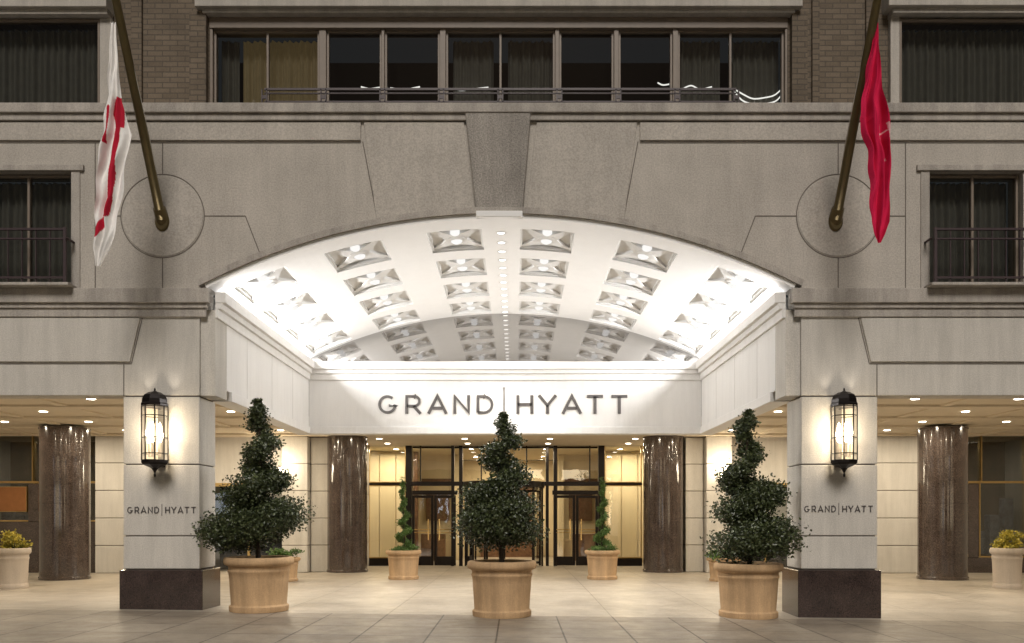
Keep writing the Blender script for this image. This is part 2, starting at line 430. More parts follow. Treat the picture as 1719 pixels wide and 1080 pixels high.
mb.box(-4.8, 4.8, YB, YB+0.3, 3.83, 5.46); mb.box(-4.76, 4.76, YB-0.045, YB+0.34, 3.66, 3.83)
mb.obj('portico_beam', M_SIGNF, B, bevel=0.008, split='loose')
mb = MB()
for s in (-1,1):
    mb.box(s*4.80, s*4.62, 0.02, YB, 5.22, 5.40); mb.box(s*4.80, s*4.69, 0.03, YB, 5.12, 5.22); mb.box(s*4.80, s*4.75, 0.03, YB, 4.97, 5.12)
mb.box(-4.62,4.62, YB-0.18, YB, 5.22,5.40); mb.box(-4.69,4.69, YB-0.11, YB, 5.12,5.22); mb.box(-4.75,4.75, YB-0.05, YB, 4.97,5.12)
mb.obj('portico_cornice', M_SIGNF, B, bevel=0.006)
mb = MB()
for s in (-1,1):
    for yy in (1.7,3.3,4.9): mb.box(s*4.797, s*4.81, yy-0.004, yy+0.004, 3.84, 4.96)
mb.obj('beam_joint', simple('soft_seam', (0.5,0.48,0.45), rough=0.9), B, split='loose')
mb = MB(); k=30
arc2 = [(-4.85+9.7*i/k, az(-4.85+9.7*i/k)) for i in range(k+1)]
mb.prism(arc2+[(4.85,5.40),(-4.85,5.40)], YB-0.001, YB+0.05); mb.obj('tympanum_mirror', M_MIRR, B)
V = lambda u,y,h=0: ((RR+h)*sin(u/RR), y, ZC+(RR+h)*cos(u/RR))
UM = RR*asin(4.87/RR)
cu = [(0.33,1.29),(2.06,3.10),(3.80,4.78)]
cu = [(-b,-a) for a,b in cu[::-1]] + cu
cv = [(0.40,1.52),(2.02,3.14),(3.62,4.74),(5.20,6.22)]
ub = [-UM]+[v for c in cu for v in c]+[UM]; vb = [0.0]+[v for c in cv for v in c]+[YB+0.02]
mb = MB()
def patch(mb, u0,u1,v0,v1,h=0,n=5):
    for i in range(n):
        a=u0+(u1-u0)*i/n; b=u0+(u1-u0)*(i+1)/n
        mb.quad(V(a,v0,h),V(a,v1,h),V(b,v1,h),V(b,v0,h))
for i in range(len(ub)-1):
    for j in range(len(vb)-1):
        if i%2==1 and j%2==1: continue
        patch(mb, ub[i],ub[i+1],vb[j],vb[j+1])
vault = mb.obj('vaulted_ceiling', M_CEIL, B)
HD = 0.085
for (u0,u1) in cu:
    for (v0,v1) in cv:
        mb = MB(); patch(mb,u0,u1,v0,v1,HD,4)
        for a,b,c,d in ((u0,v0,u1,v0),(u1,v0,u1,v1),(u1,v1,u0,v1),(u0,v1,u0,v0)):
            for i in range(3):
                p=(a+(c-a)*i/3,b+(d-b)*i/3); q_=(a+(c-a)*(i+1)/3,b+(d-b)*(i+1)/3)
                mb.quad(V(*p,-0.0),V(*q_,-0.0),V(*q_,HD),V(*p,HD))
        e=0.045
        for (a,b,c,d) in ((u0,u1,v0,v0+e),(u0,u1,v1-e,v1),(u0,u0+e,v0+e,v1-e),(u1-e,u1,v0+e,v1-e)):
            mb.add([V(a,c,0.04),V(b,c,0.04),V(b,d,0.04),V(a,d,0.04),V(a,c,HD),V(b,c,HD),V(b,d,HD),V(a,d,HD)],[(0,1,2,3),(0,4,5,1),(1,5,6,2),(2,6,7,3),(3,7,4,0)])
        uc,vc=(u0+u1)/2,(v0+v1)/2
        for (ua,va) in ((u0,v0),(u1,v0),(u1,v1),(u0,v1)):
            du,dv=(uc-ua),(vc-va); L=sqrt(du*du+dv*dv); nx_,ny_=-dv/L,du/L
            for i in range(5):
                t0,t1=i/5,(i+1)/5; w0=0.05+0.13*t0*t0; w1=0.05+0.13*t1*t1
                pts=[(ua+du*t0+nx_*w0,va+dv*t0+ny_*w0),(ua+du*t0-nx_*w0,va+dv*t0-ny_*w0),(ua+du*t1-nx_*w1,va+dv*t1-ny_*w1),(ua+du*t1+nx_*w1,va+dv*t1+ny_*w1)]
                h0=0.055-0.04*t0; h1=0.055-0.04*t1
                lo=[V(*pts[0],h0),V(*pts[1],h0),V(*pts[2],h1),V(*pts[3],h1)]; hi=[V(*p,HD) for p in pts]
                mb.add(lo+hi,[(0,1,2,3),(1,5,6,2),(0,3,7,4)])
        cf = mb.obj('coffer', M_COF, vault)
        for dv,rr_ in ((-0.34,0.085),(0.06,0.11)):
            mb = MB(); cxp=V(uc,vc+dv,0.025); kk=rr_/0.15
            mb.lathe([(0.0,-0.08*kk),(0.07*kk,-0.072*kk),(0.12*kk,-0.045*kk),(0.145*kk,-0.01*kk),(0.15*kk,0.05)],cxp[0],cxp[1],20,0,cxp[2])
            mb.obj('lamp_bowl', M_BOWL, vault, smooth=True)
for i in range(12):
    yy=0.62+0.51*i
    mb=MB(); mb.lathe([(0.0,-0.004),(0.065,-0.004)],0.0,yy,20,0,6.6); mb.obj('ceiling_light', M_SPOTW, vault)
    mb=MB(); mb.lathe([(0.065,-0.010),(0.085,-0.010),(0.09,0.0)],0.0,yy,20,0,6.6); mb.obj('light_trim', M_COF, vault)
ZCL = 4.02
arcc = empty('arcade_ceiling',(0,0,0),parent=B)
for s in (-1,1):
    mb=MB(); mb.box(s*5.1, s*XE, 0.4, 14.2, ZCL, ZCL+0.1)
    for yy in (1.9,3.9,5.9,7.9,9.9): mb.box(s*5.14, s*XE, yy-0.13, yy+0.13, ZCL-0.06, ZCL+0.01)
    for xx in (7.3,9.4,11.5,13.6): mb.box(s*(xx-0.10), s*(xx+0.10), 0.4, 11.0, ZCL-0.035, ZCL+0.01)
    mb.obj('soffit', M_ARCC, arcc, bevel=0.008)
mb=MB(); mb.box(-5.1,5.1,YB+0.3,14.2,ZCL,ZCL+0.1); mb.obj('soffit', M_ARCC, arcc)

def lamp(kind, loc, energy, col, size=0.2, rot=None, parent=None, spread=None, name='ceiling_lamp', sizey=None):
    l = bpy.data.lights.new(name, kind); l.energy = energy; l.color = col
    if kind == 'AREA':
        l.size = size
        if sizey: l.shape='RECTANGLE'; l.size_y = sizey
        else: l.shape = 'DISK'
        if spread: l.spread = radians(spread)
    elif kind in ('POINT','SPOT'): l.shadow_soft_size = size
    if kind == 'SPOT': l.spot_size = radians(spread or 90); l.spot_blend = 0.9
    o = bpy.data.objects.new(name, l); COL.objects.link(o); o.location = loc
    if rot: o.rotation_euler = rot
    if parent: o.parent = parent
    return o
WARM=(1.0,0.85,0.63)
for s in (-1,1):
    mb = MB(); mb.box(s*4.66, s*4.78, 0.25, YB-0.1, 5.402, 5.415); mb.obj('cove_lamp', M_COVE, B)
    lamp('AREA',(s*4.70,YB/2-0.25,5.455),310,(1.0,0.99,0.975),0.06,rot=(0,radians(180-s*76),0),parent=vault,name='cove_uplight',sizey=5.2)
for s in (-1,1):
    for yy in (0.95,2.9,4.9,6.9,8.9):
        for xx in (6.2,8.35,10.45,12.55):
            mb=MB(); mb.lathe([(0.0,0.0),(0.085,0.0)],s*xx,yy,16,0,ZCL-0.012); mb.obj('ceiling_light', M_SPOT, arcc)
            if yy in (2.9,6.9,8.9):
                lamp('AREA',(s*xx,yy,ZCL-0.03),36 if yy<8 else 42,WARM,0.16,parent=arcc)
for yy in (7.6,9.4,11.4,13.0):
    for xx in (-3.9,-1.3,1.3,3.9):
        mb=MB(); mb.lathe([(0.0,0.0),(0.085,0.0)],xx,yy,16,0,ZCL-0.012); mb.obj('ceiling_light', M_SPOT, arcc)
        if yy in (9.4,13.0): lamp('AREA',(xx,yy,ZCL-0.03),24,WARM,0.16,parent=arcc)
for i in (0,2,4,6,8,10):
    lamp('SPOT',(0.0,0.62+0.51*i,6.57),290,(1,0.95,0.87),0.05,parent=vault,spread=125)

def column(x,y,r,z1,name='column'):
    mb=MB(); mb.lathe([(0,0.0),(r+0.02,0.0),(r+0.02,0.06),(r,0.09),(r,z1*0.5-0.008),(r-0.012,z1*0.5-0.004),(r-0.012,z1*0.5+0.004),(r,z1*0.5+0.008),(r,z1-0.05),(r+0.015,z1-0.04),(r+0.015,z1)],x,y,64)
    o=mb.obj(name,M_GRAN,B); smooth_angle(o,30); return o
column(-4.77,10.9,0.59,ZCL); column(4.66,10.9,0.59,ZCL)
column(-11.58,7.9,0.60,ZCL-0.06); column(11.46,7.9,0.60,ZCL-0.06)

def rust(x0,x1,y0,y1,z0=0.0,z1=ZCL,step=0.8,name='stone_wall'):
    mb=MB(); z=z0
    while z < z1-0.05:
        b=min(z+step,z1); mb.box(x0,x1,y0,y1,z+0.010,b-0.010 if b<z1 else b); z+=step
    mb.obj(name,M_WALLW,B,bevel=0.012)
    mb=MB(); a,b=min(x0,x1)+0.02,max(x0,x1)-0.02; mb.box(a,b,y0+0.025,y1-0.02,z0,z1-0.01); mb.obj('wall_core',M_GJ,B)
for s in (-1,1):
    rust(s*6.60,s*5.85,10.45,11.5); rust(s*5.83,s*5.30,10.75,11.5)
    rust(s*11.95,s*10.3,10.2,11.2)
    rust(s*4.66,s*4.9,11.6,14.0,name='reveal_wall')
    mb=MB(); mb.box(s*6.6,s*10.3,11.0,11.3,2.65,ZCL); mb.obj('upper_wall',M_WALLW,B)
    mb=MB(); mb.box(s*8.9,s*10.3,10.95,11.3,0,2.65); mb.obj('granite_wall',M_GBASE,B)
    mb=MB(); mb.box(s*6.6,s*8.9,11.8,11.9,0,2.65); mb.obj('passage_wall',M_DARK,B)
    mb=MB(); mb.box(s*6.62,s*6.72,10.98,11.05,0,2.65); mb.box(s*8.8,s*8.9,10.98,11.05,0,2.65); mb.box(s*7.7,s*7.78,10.98,11.05,0,2.65); mb.box(s*6.62,s*8.9,10.975,11.04,2.55,2.65); mb.obj('passage_frame',M_BRASS,B)
    mb=MB(); mb.quad((s*6.72,11.02,0.02),(s*8.8,11.02,0.02),(s*8.8,11.02,2.55),(s*6.72,11.02,2.55)); mb.obj('passage_pane',M_GLASS,B)
    zw = 1.5 if s<0 else 0.45
    mb=MB(); mb.box(s*11.95,s*XE,10.4,10.7,0,zw)
    if s>0: mb.box(12.5,13.80,10.38,10.6,zw,2.6)
    else: mb.box(-14.0,-13.0,10.38,10.6,zw,2.6)
    mb.obj('shop_granite_wall',M_GRAN,B,bevel=0.01)
    mb=MB(); mb.box(s*11.95,s*XE,12.5,12.6,0,ZCL); mb.obj('shop_back_wall',M_SHOP,B)
    mb=MB()
    for k in range(6): mb.box(s*(13.0+0.45*k),s*(13.0+0.45*k+0.3),11.6,11.9,0.5,1.2+0.5*((k*7)%3))
    mb.obj('shop_reflection_display',M_SHOP_REFLECT,B,bevel=0.02)
    lamp('AREA',(s*14.2,11.4,3.9),8,(1.0,0.85,0.7),0.4,parent=B,name='shop_fill')  # added fill to light the shop interior
    w=empty('shop_window',(0,0,0),parent=B)
    mb=MB(); mb.box(s*11.97,s*XE,10.5,10.52,zw,ZCL-0.02); mb.obj('pane',M_GLASS,w)
    mb=MB()
    for xx in (12.0,12.4,13.0,13.9,15.2): mb.box(s*(xx-0.018),s*(xx+0.018),10.42,10.5,2.62,ZCL)
    for xx in (12.0,12.4,13.85,15.2): mb.box(s*(xx-0.018),s*(xx+0.018),10.42,10.5,zw,2.62)
    mb.box(s*11.97,s*XE,10.36,10.5,2.62,2.68); mb.box(s*11.97,s*XE,10.40,10.5,zw,zw+0.04); mb.obj('frame',M_BRASS,w)
    mb=MB(); mb.box(s*XE,s*(XE-0.2),0.4,14,0,ZCL); mb.obj('end_wall',M_WALLW,B)
mb=MB(); mb.box(-15.2,-14.03,10.30,10.36,1.80,2.5); mb.obj('copper_panel',M_COPPER,B,bevel=0.01)
mb=MB(); mb.box(-15.22,-14.01,10.32,10.38,1.78,2.52); mb.obj('copper_panel_edge',M_BRASS,B)

for s,px in ((-1,472),(1,1214)):
    x=X(px,10.4); o=empty('wall_sconce',(x,10.4,2.9),label='small glowing wall light on the pale stone wall',category='wall light',group='small wall lights')
    mb=MB(); mb.box(-0.06,0.06,-0.02,0.05,-0.25,0.2); mb.box(-0.12,0.12,-0.2,-0.0,-0.22,-0.19); mb.obj('bracket',M_BLK,o)
    mb=MB(); mb.lathe([(0.0,-0.18),(0.08,-0.17),(0.11,0.0),(0.13,0.16)],0,-0.12,16); mb.obj('lamp_shade',M_BULB,o,smooth=True)
    lamp('POINT',(0,-0.25,0.25),32,WARM,0.12,name='sconce_lamp',parent=o)

# ---------------------------------------------------------------- entrance glass wall
YD=14.0
ent=empty('entrance',(0,0,0),parent=B)
xd=lambda px: X(px,YD); zd=lambda py: Z(py,YD)
mb=MB()
mb.box(xd(616),xd(1080),YD-0.1,YD+0.1,zd(745),ZCL)
for a,b in ((682,692),(758,763),(771,777),(916,921),(929,935),(1004,1014)): mb.box(xd(a),xd(b),YD-0.16,YD+0.1,0,zd(745))
mb.box(xd(690),xd(1006),YD-0.18,YD+0.12,zd(816),zd(809))
mb.box(xd(618),xd(686),YD-0.06,YD+0.06,0,0.26); mb.box(xd(1010),xd(1078),YD-0.06,YD+0.06,0,0.26)
mb.box(xd(618),xd(686),YD-0.05,YD+0.05,zd(815),zd(811)); mb.box(xd(1010),xd(1078),YD-0.05,YD+0.05,zd(815),zd(811))
for px in (706,808,884,990): mb.box(xd(px)-0.02,xd(px)+0.02,YD-0.06,YD+0.06,zd(808),zd(745))
mb.box(xd(693),xd(1003),YD-0.05,YD+0.05,zd(753),zd(750))
mb.obj('frame',M_BLK,ent,bevel=0.006)
mb=MB()
for a,b in ((619,682),(1014,1077)):
    for z0,z1 in ((0.26,zd(815)),(zd(811),zd(745))):
        x0,x1=xd(a),xd(b); t=0.035
        mb.box(x0,x0+t,YD-0.09,YD-0.03,z0,z1); mb.box(x1-t,x1,YD-0.09,YD-0.03,z0,z1); mb.box(x0+t,x1-t,YD-0.09,YD-0.03,z0,z0+t); mb.box(x0+t,x1-t,YD-0.09,YD-0.03,z1-t,z1)
mb.box(xd(618),xd(1078),YD-0.13,YD-0.1,zd(743),zd(741))
mb.obj('brass_trim',M_BRASS,ent)
mb=MB()
mb.quad((xd(618),YD,0.1),(xd(757),YD,0.1),(xd(757),YD,4.0),(xd(618),YD,4.0)); mb.quad((xd(935),YD,0.1),(xd(1078),YD,0.1),(xd(1078),YD,4.0),(xd(935),YD,4.0))
mb.quad((xd(757),YD,zd(810)),(xd(935),YD,zd(810)),(xd(935),YD,4.0),(xd(757),YD,4.0))
mb.obj('pane',M_DGLASS,ent,split='loose')
def door_leaf(x0,x1,y,z0,z1,hside):
    d=empty('door',(0,0,0),parent=B)
    mb=MB(); t=0.09
    mb.box(x0,x0+t,y-0.05,y,z0,z1); mb.box(x1-t,x1,y-0.05,y,z0,z1); mb.box(x0+t,x1-t,y-0.05,y,z0,z0+0.30); mb.box(x0+t,x1-t,y-0.05,y,z1-t,z1)
    mb.obj('frame',M_BLK,d,bevel=0.006)
    hx = x1-0.17 if hside>0 else x0+0.17
    mb=MB(); mb.tube([(hx,y-0.12,z0+0.85),(hx,y-0.12,z0+1.55)],0.018); mb.tube([(x0+t,y-0.1,z0+1.2),(x1-t,y-0.1,z0+1.2)],0.014); mb.tube([(x0+t,y-0.1,z0+1.1),(x1-t,y-0.1,z0+1.1)],0.010)
    mb.obj('handle',M_BRASS,d,smooth=True)
for a,b,h in ((693,729,1),(730,766,-1),(929,965,1),(966,1003,-1)):
    door_leaf(xd(a),xd(b),YD-0.17,0.02,zd(832),h)
mb=MB()
for a,b in ((693,768),(927,1003)): mb.box(xd(a),xd(b),YD-0.2,YD-0.02,zd(831),zd(824))
mb.obj('door_head',M_BLK,B,split='loose')
rv=empty('revolving_door',(0,0,0),parent=B); rc=(xd(846)+0.0,YD-0.2); rad=1.28
mb=MB()
for s in (-1,1):
    for k in (0,3,6):
        a=radians(-40+80*k/6)
        mb.box(rc[0]+s*rad*cos(a)-0.03, rc[0]+s*rad*cos(a)+0.03, rc[1]+rad*sin(a)-0.03, rc[1]+rad*sin(a)+0.03, 0.0,2.6)
mb.lathe([(0,2.6),(rad+0.08,2.6),(rad+0.08,2.8),(0,2.8)],rc[0],rc[1],40)
mb.tube([(rc[0],rc[1],0.02),(rc[0],rc[1],2.6)],0.05)
for k in range(3):
    a=radians(90+30+120*k); e=(rc[0]+1.2*cos(a),rc[1]+1.2*sin(a))
    mb.tube([(e[0],e[1],0.02),(e[0],e[1],2.6)],0.035); 
    for zz in (0.12,1.1,2.5): mb.tube([(rc[0],rc[1],zz),(e[0],e[1],zz)],0.04)
mb.obj('frame',M_BLK,rv)
mb=MB()
for s in (-1,1):
    for k in range(8):
        a=radians(-40+10*k); b=a+radians(10)
        p=(rc[0]+s*rad*cos(a),rc[1]+rad*sin(a)); q_=(rc[0]+s*rad*cos(b),rc[1]+rad*sin(b))
        mb.quad((p[0],p[1],0.05),(q_[0],q_[1],0.05),(q_[0],q_[1],2.6),(p[0],p[1],2.6))
mb.obj('pane',M_DGLASS,rv,split='side')
lob=empty('lobby',(0,0,0),parent=B)
mb=MB(); mb.box(-6,6,21.0,21.1,0,ZCL); mb.box(-6.1,-6,14.1,21,0,ZCL); mb.box(6,6.1,14.1,21,0,ZCL)
mb.box(-6,6,14.2,21,ZCL+0.02,ZCL+0.12)
for s in (-1,1):
    for xx in (3.5,4.1,4.7): mb.box(s*xx,s*(xx+0.56),16.2,16.3,0.05,3.9)
    mb.box(s*3.45,s*6,16.3,16.4,0,ZCL)
    mb.box(s*1.9,s*2.1,18.0,18.4,0,ZCL); mb.box(s*2.1,s*3.45,18.2,18.3,0,ZCL)
mb.obj('wall',M_LOBBY,lob,bevel=0.01)
mb=MB()
for s in (-1,1):
    mb.box(s*2.4,s*3.3,17.3,17.7,0,1.0); mb.box(s*3.3,s*3.45,16.2,16.5,0,4.0)
    mb.box(s*2.3,s*3.2,18.1,18.16,1.5,2.5); mb.box(s*2.15,s*3.4,18.1,18.16,3.0,3.12)
mb.box(-1.2,1.2,20.2,20.6,0,1.1); mb.box(-0.9,0.9,20.9,20.95,1.4,2.9)
mb.obj('wood_screen',M_WOOD,lob,split='loose')
lamp('AREA',(-4.2,15.1,3.95),85,(1,0.85,0.59),1.0,parent=lob); lamp('AREA',(4.2,15.1,3.95),85,(1,0.85,0.59),1.0,parent=lob)
lamp('AREA',(0,16.6,3.95),130,(1,0.82,0.55),2.2,parent=lob); lamp('AREA',(0,19.6,3.9),100,(1,0.80,0.53),1.5,parent=lob)

# ---------------------------------------------------------------- upper storey
YU=0.95
xu=lambda px: X(px,YU); zu=lambda py: Z(py,YU)
mb=MB()
OP=(xu(352),xu(1322),zu(200),zu(30)); OPL=(-11.6,xu(190),zu(200),zu(30)); OPR=(xu(1492),11.9,zu(200),zu(30))
wallgrid(mb,-XE,XE,8.4,10.9,YU,YU+0.4,[OP,OPL,OPR])
mb.obj('brick_wall',M_BRICK,B)
mb=MB()
for a,b in ((322,350),(1326,1352)): mb.box(xu(a),xu(b),YU-0.12,YU+0.02,8.5,10.62)
for a,b in ((222,240),(1362,1374),(1452,1470)): mb.box(xu(a),xu(b),YU-0.06,YU+0.02,8.5,10.9)
mb.obj('brick_pilaster',M_BRICK,B,bevel=0.006,split='loose')
mb=MB()
mb.box(xu(335),xu(1340),YU-0.24,YU+0.02,zu(24),13.0); mb.box(xu(345),xu(1330),YU-0.16,YU+0.02,zu(30),zu(24))
mb.box(xu(345),xu(1330),YU-0.27,YU-0.24,zu(10),zu(6))
mb.obj('bay_spandrel',M_SPAN,B,bevel=0.01)
mb=MB()
mb.box(-11.8,xu(192),YU-0.3,YU+0.02,zu(28),13.0); mb.box(xu(1480),12.1,YU-0.3,YU+0.02,zu(26),13.0)
mb.box(-11.8,xu(190),YU-0.22,YU+0.02,zu(36),zu(28)); mb.box(xu(1490),12.1,YU-0.22,YU+0.02,zu(34),zu(26))
mb.obj('bay_spandrel',M_SPAN,B,bevel=0.01,split='side')
mb=MB(); mb.box(-XE,XE,YU+0.01,YU+0.4,10.9,14.5); mb.obj('upper_brick_wall',M_BRICK,B)
def curtain(name,x0,x1,y,z0,z1,mat,parent,amp=0.035,per=0.11):
    mb=MB(); nx=int((x1-x0)/0.018)+2; vs=[];fs=[]; ph=random.random()*6
    for i in range(nx+1):
        x=x0+(x1-x0)*i/nx
        yy=y+amp*sin(2*pi*x/per+ph+0.8*sin(x*5+ph))+0.02*sin(x*23+ph)
        vs+= [(x,yy,z0),(x,yy*1.0,z1)]
    for i in range(nx): fs.append((2*i,2*i+2,2*i+3,2*i+1))
    mb.add(vs,fs); return mb.obj(name,mat,parent,smooth=True)
def window(x0,x1,z0,z1,y,splits,curt=None,fw=0.04,fd=0.1,mat=M_FRAME,pane=M_GLASS):
    w=empty('window',(0,0,0),parent=B)
    mb=MB(); mb.box(x0,x0+fw,y-fd/2,y+fd/2,z0,z1); mb.box(x1-fw,x1,y-fd/2,y+fd/2,z0,z1)
    mb.box(x0+fw,x1-fw,y-fd/2,y+fd/2,z0,z0+fw); mb.box(x0+fw,x1-fw,y-fd/2,y+fd/2,z1-fw,z1)
    for sx in splits: mb.box(sx-fw*0.5,sx+fw*0.5,y-fd/2+0.005,y+fd/2-0.005,z0+fw,z1-fw)
    mb.obj('frame',mat,w,bevel=0.005)
    mb=MB(); mb.quad((x0+fw,y,z0+fw),(x1-fw,y,z0+fw),(x1-fw,y,z1-fw),(x0+fw,y,z1-fw)); mb.obj('pane',pane,w)
    if curt:
        for (a,b,m) in curt: curtain('curtain',a,b,y+0.3,z0,z1,m,w)
    mb=MB(); mb.box(x0-0.1,x1+0.1,y+1.2,y+1.25,z0-0.1,z1+0.1); mb.obj('room_backdrop',M_DARK,w)
    return w
zt,zb=zu(48),8.5
defs=[(357,535,447,'y'),(547,640,None,'n'),(645,738,None,'n'),(748,932,840,'h'),(939,1031,None,'n'),(1039,1130,None,'n'),(1139,1318,1228,'h')]
mb=MB()
for a,b in ((535,547),(640,645),(738,748),(932,939),(1031,1039),(1130,1139)): mb.box(xu(a),xu(b),YU+0.02,YU+0.3,8.5,zt)
mb.box(xu(352),xu(1322),YU-0.02,YU+0.3,zt,zu(30)); mb.box(xu(352),xu(357),YU,YU+0.3,8.5,zt); mb.box(xu(1318),xu(1322),YU,YU+0.3,8.5,zt)
mb.obj('window_surround',M_FRAME,B,bevel=0.008)
for a,b,sp,k in defs:
    x0,x1=xu(a),xu(b)
    cs=None
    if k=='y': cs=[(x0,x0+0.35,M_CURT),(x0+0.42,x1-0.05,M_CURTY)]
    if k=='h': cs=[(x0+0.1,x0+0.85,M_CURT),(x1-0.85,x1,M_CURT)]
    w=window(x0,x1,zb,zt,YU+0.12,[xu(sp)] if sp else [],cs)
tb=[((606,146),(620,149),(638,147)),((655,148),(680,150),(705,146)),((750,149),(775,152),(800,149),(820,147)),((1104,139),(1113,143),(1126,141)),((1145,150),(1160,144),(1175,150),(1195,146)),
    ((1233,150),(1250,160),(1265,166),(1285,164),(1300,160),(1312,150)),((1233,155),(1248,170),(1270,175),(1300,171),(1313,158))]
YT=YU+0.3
for pts in tb:  # glowing curves stand in for wavy reflections in the panes
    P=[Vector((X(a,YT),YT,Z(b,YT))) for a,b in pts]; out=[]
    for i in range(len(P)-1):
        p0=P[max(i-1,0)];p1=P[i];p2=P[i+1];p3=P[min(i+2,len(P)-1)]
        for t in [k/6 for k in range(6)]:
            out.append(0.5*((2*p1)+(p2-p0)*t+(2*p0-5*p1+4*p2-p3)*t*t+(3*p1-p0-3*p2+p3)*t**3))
    out.append(P[-1]); mb=MB(); mb.tube(out,0.012,6); mb.obj('reflection_streak',M_REFLECT,B)
for x0,x1 in ((-11.5,xu(172)),(xu(1506),11.8)):
    window(x0,x1,zb,zu(38),YU-0.05,[ -9.6 ] if x0<0 else [9.9],[(x0,x1,M_CURT)])
mb=MB(); mb.box(xu(172),xu(191),YU-0.1,YU+0.3,8.5,zu(36)); mb.box(xu(1491),xu(1506),YU-0.1,YU+0.3,8.5,zu(34)); mb.obj('corner_post',M_SPAN,B,bevel=0.01,split='side')
for (x0,x1,z0,z1) in (WINL,WINR,W2L,W2R):
    xm=(x0+x1)/2
    window(x0+0.02,x1-0.02,z0,z1-0.02,0.16,[xm],[(x0,x1,M_CURT)],fw=0.04)
mb=MB()
for s in (-1,1):
    mb.box(s*9.0,s*6.98,-0.05,0.02,7.42,7.52); mb.box(s*7.2,s*7.05,-0.02,0.01,5.45,7.42)
mb.obj('window_lintel',M_TRIM,B,bevel=0.008,split='side')
mb=MB()
for s in (-1,1): mb.box(s*9.0,s*7.1,-0.30,0.0,5.431,5.48)
mb.obj('window_sill',M_TRIM,B,bevel=0.008,split='side')
def railing(x0,x1,y,z0,z1,step,rails,mat=M_RAIL,knob=0):
    mb=MB()
    for zz,h in rails: mb.box(x0,x1,y-0.02,y+0.02,zz-h/2,zz+h/2)
    k=int((x1-x0)/step)
    for i in range(k+1):
        xx=x0+0.02+(x1-x0-0.04)*i/k; mb.box(xx-0.008,xx+0.008,y-0.008,y+0.008,z0,z1)
    for xx in (x0,x1): mb.box(xx-0.022,xx+0.022,y-0.022,y+0.022,z0-0.05,z1+0.03)
    if knob: mb.tube([(knob,y,6.22),(knob,y+0.2,6.22)],0.02); mb.lathe([(0,-0.03),(0.03,0),(0,0.03)],knob,y-0.02,10,0,6.22)
    mb.obj('railing',mat,B)
railing(-8.85,-7.2,-0.2,5.50,6.38,0.21,[(6.38,0.035),(6.22,0.025),(5.58,0.03)],knob=-7.15)
railing(7.2,8.85,-0.2,5.50,6.38,0.21,[(6.38,0.035),(6.22,0.025),(5.58,0.03)],knob=7.12)
mb=MB(); x0,x1=(445-840)/100,(1235-840)/100
for zz,h in ((8.78,0.035),(8.71,0.015),(8.57,0.02)): mb.box(x0,x1,-0.05,-0.02,zz-h/2,zz+h/2)
nP=8
for i in range(nP+1):
    xx=x0+(x1-x0)*i/nP
    mb.box(xx-0.05,xx-0.03,-0.05,-0.02,8.52,8.78); mb.box(xx+0.03,xx+0.05,-0.05,-0.02,8.52,8.78); mb.box(xx-0.03,xx+0.03,-0.045,-0.025,8.62,8.68)
mb.obj('balcony_railing',M_RAIL,B)

# ---------------------------------------------------------------- lettering
def arcpts(cx,cz,rx,rz,a0,a1,n=14): return [(cx+rx*cos(radians(a0+(a1-a0)*i/n)),cz+rz*sin(radians(a0+(a1-a0)*i/n))) for i in range(n+1)]
T=0.145
LET={
 'G':[arcpts(0.45,0.5,0.40,0.43,52,352,22)+[(0.85,0.44),(0.52,0.44)]],
 'R':[[(0.1,0),(0.1,0.935),(0.5,0.935)]+arcpts(0.5,0.675,0.24,0.26,90,-90,10)+[(0.1,0.415)],[(0.45,0.415),(0.8,0.0)]],
 'A':[[(0.0,0.0),(0.45,0.96),(0.9,0.0)],[(0.20,0.30),(0.70,0.30)]],
 'N':[[(0.1,0),(0.1,0.93),(0.8,0.07),(0.8,1.0)]],
 'D':[[(0.1,0.065),(0.1,0.935),(0.38,0.935)]+arcpts(0.38,0.5,0.43,0.435,90,-90,14)+[(0.1,0.065)]],
 'H':[[(0.1,0),(0.1,1)],[(0.8,0),(0.8,1)],[(0.1,0.5),(0.8,0.5)]],
 'Y':[[(0.02,1),(0.45,0.45),(0.88,1)],[(0.45,0.47),(0.45,0)]],
 'T':[[(0.05,0.935),(0.85,0.935)],[(0.45,0.935),(0.45,0)]]}
def stroke(mb,pts,t,sx,sz,ox,oz,y0,y1):
    P=[Vector((p[0]*sx+ox,p[1]*sz+oz)) for p in pts]; n=len(P); L=[];Rr=[]
    w=t*sz/2
    for i,p in enumerate(P):
        d0=(P[i]-P[i-1]).normalized() if i>0 else None; d1=(P[i+1]-P[i]).normalized() if i<n-1 else None
        if d0 is None: nn=Vector((-d1.y,d1.x)); k=1.12
        elif d1 is None: nn=Vector((-d0.y,d0.x)); k=1.12
        else:
            n0=Vector((-d0.y,d0.x)); n1=Vector((-d1.y,d1.x)); nn=(n0+n1)
            nn=nn.normalized() if nn.length>1e-4 else n0; k=min(2.2,1/max(0.3,nn.dot(n0)))*0.94
        L.append(p+nn*w*k); Rr.append(p-nn*w*k)
    for i in range(n-1): mb.prism([tuple(Rr[i]),tuple(Rr[i+1]),tuple(L[i+1]),tuple(L[i])],y0,y1)
centres=[('G',650),('R',694),('A',734),('N',775),('D',814),('H',881),('Y',919),('A',960),('T',999),('T',1040)]
def namesign(cx,y,z0,W,H,label,depth):
    e=empty('name_sign',(cx,y,z0),label=label,category='sign')
    sc=W/416.0; lw=30*sc
    for ch,px in centres:
        mb=MB()
        for st in LET[ch]: stroke(mb,st,T,lw/0.9,H,(px-846)*sc-lw/2,0,0,depth)
        mb.obj('letter',M_SIGN,e)
    mb=MB(); t=H*0.035; mb.box(-t+0.02*sc,t+0.02*sc,0,depth,-0.42*H,1.42*H); mb.obj('divider_bar',M_SIGN,e)
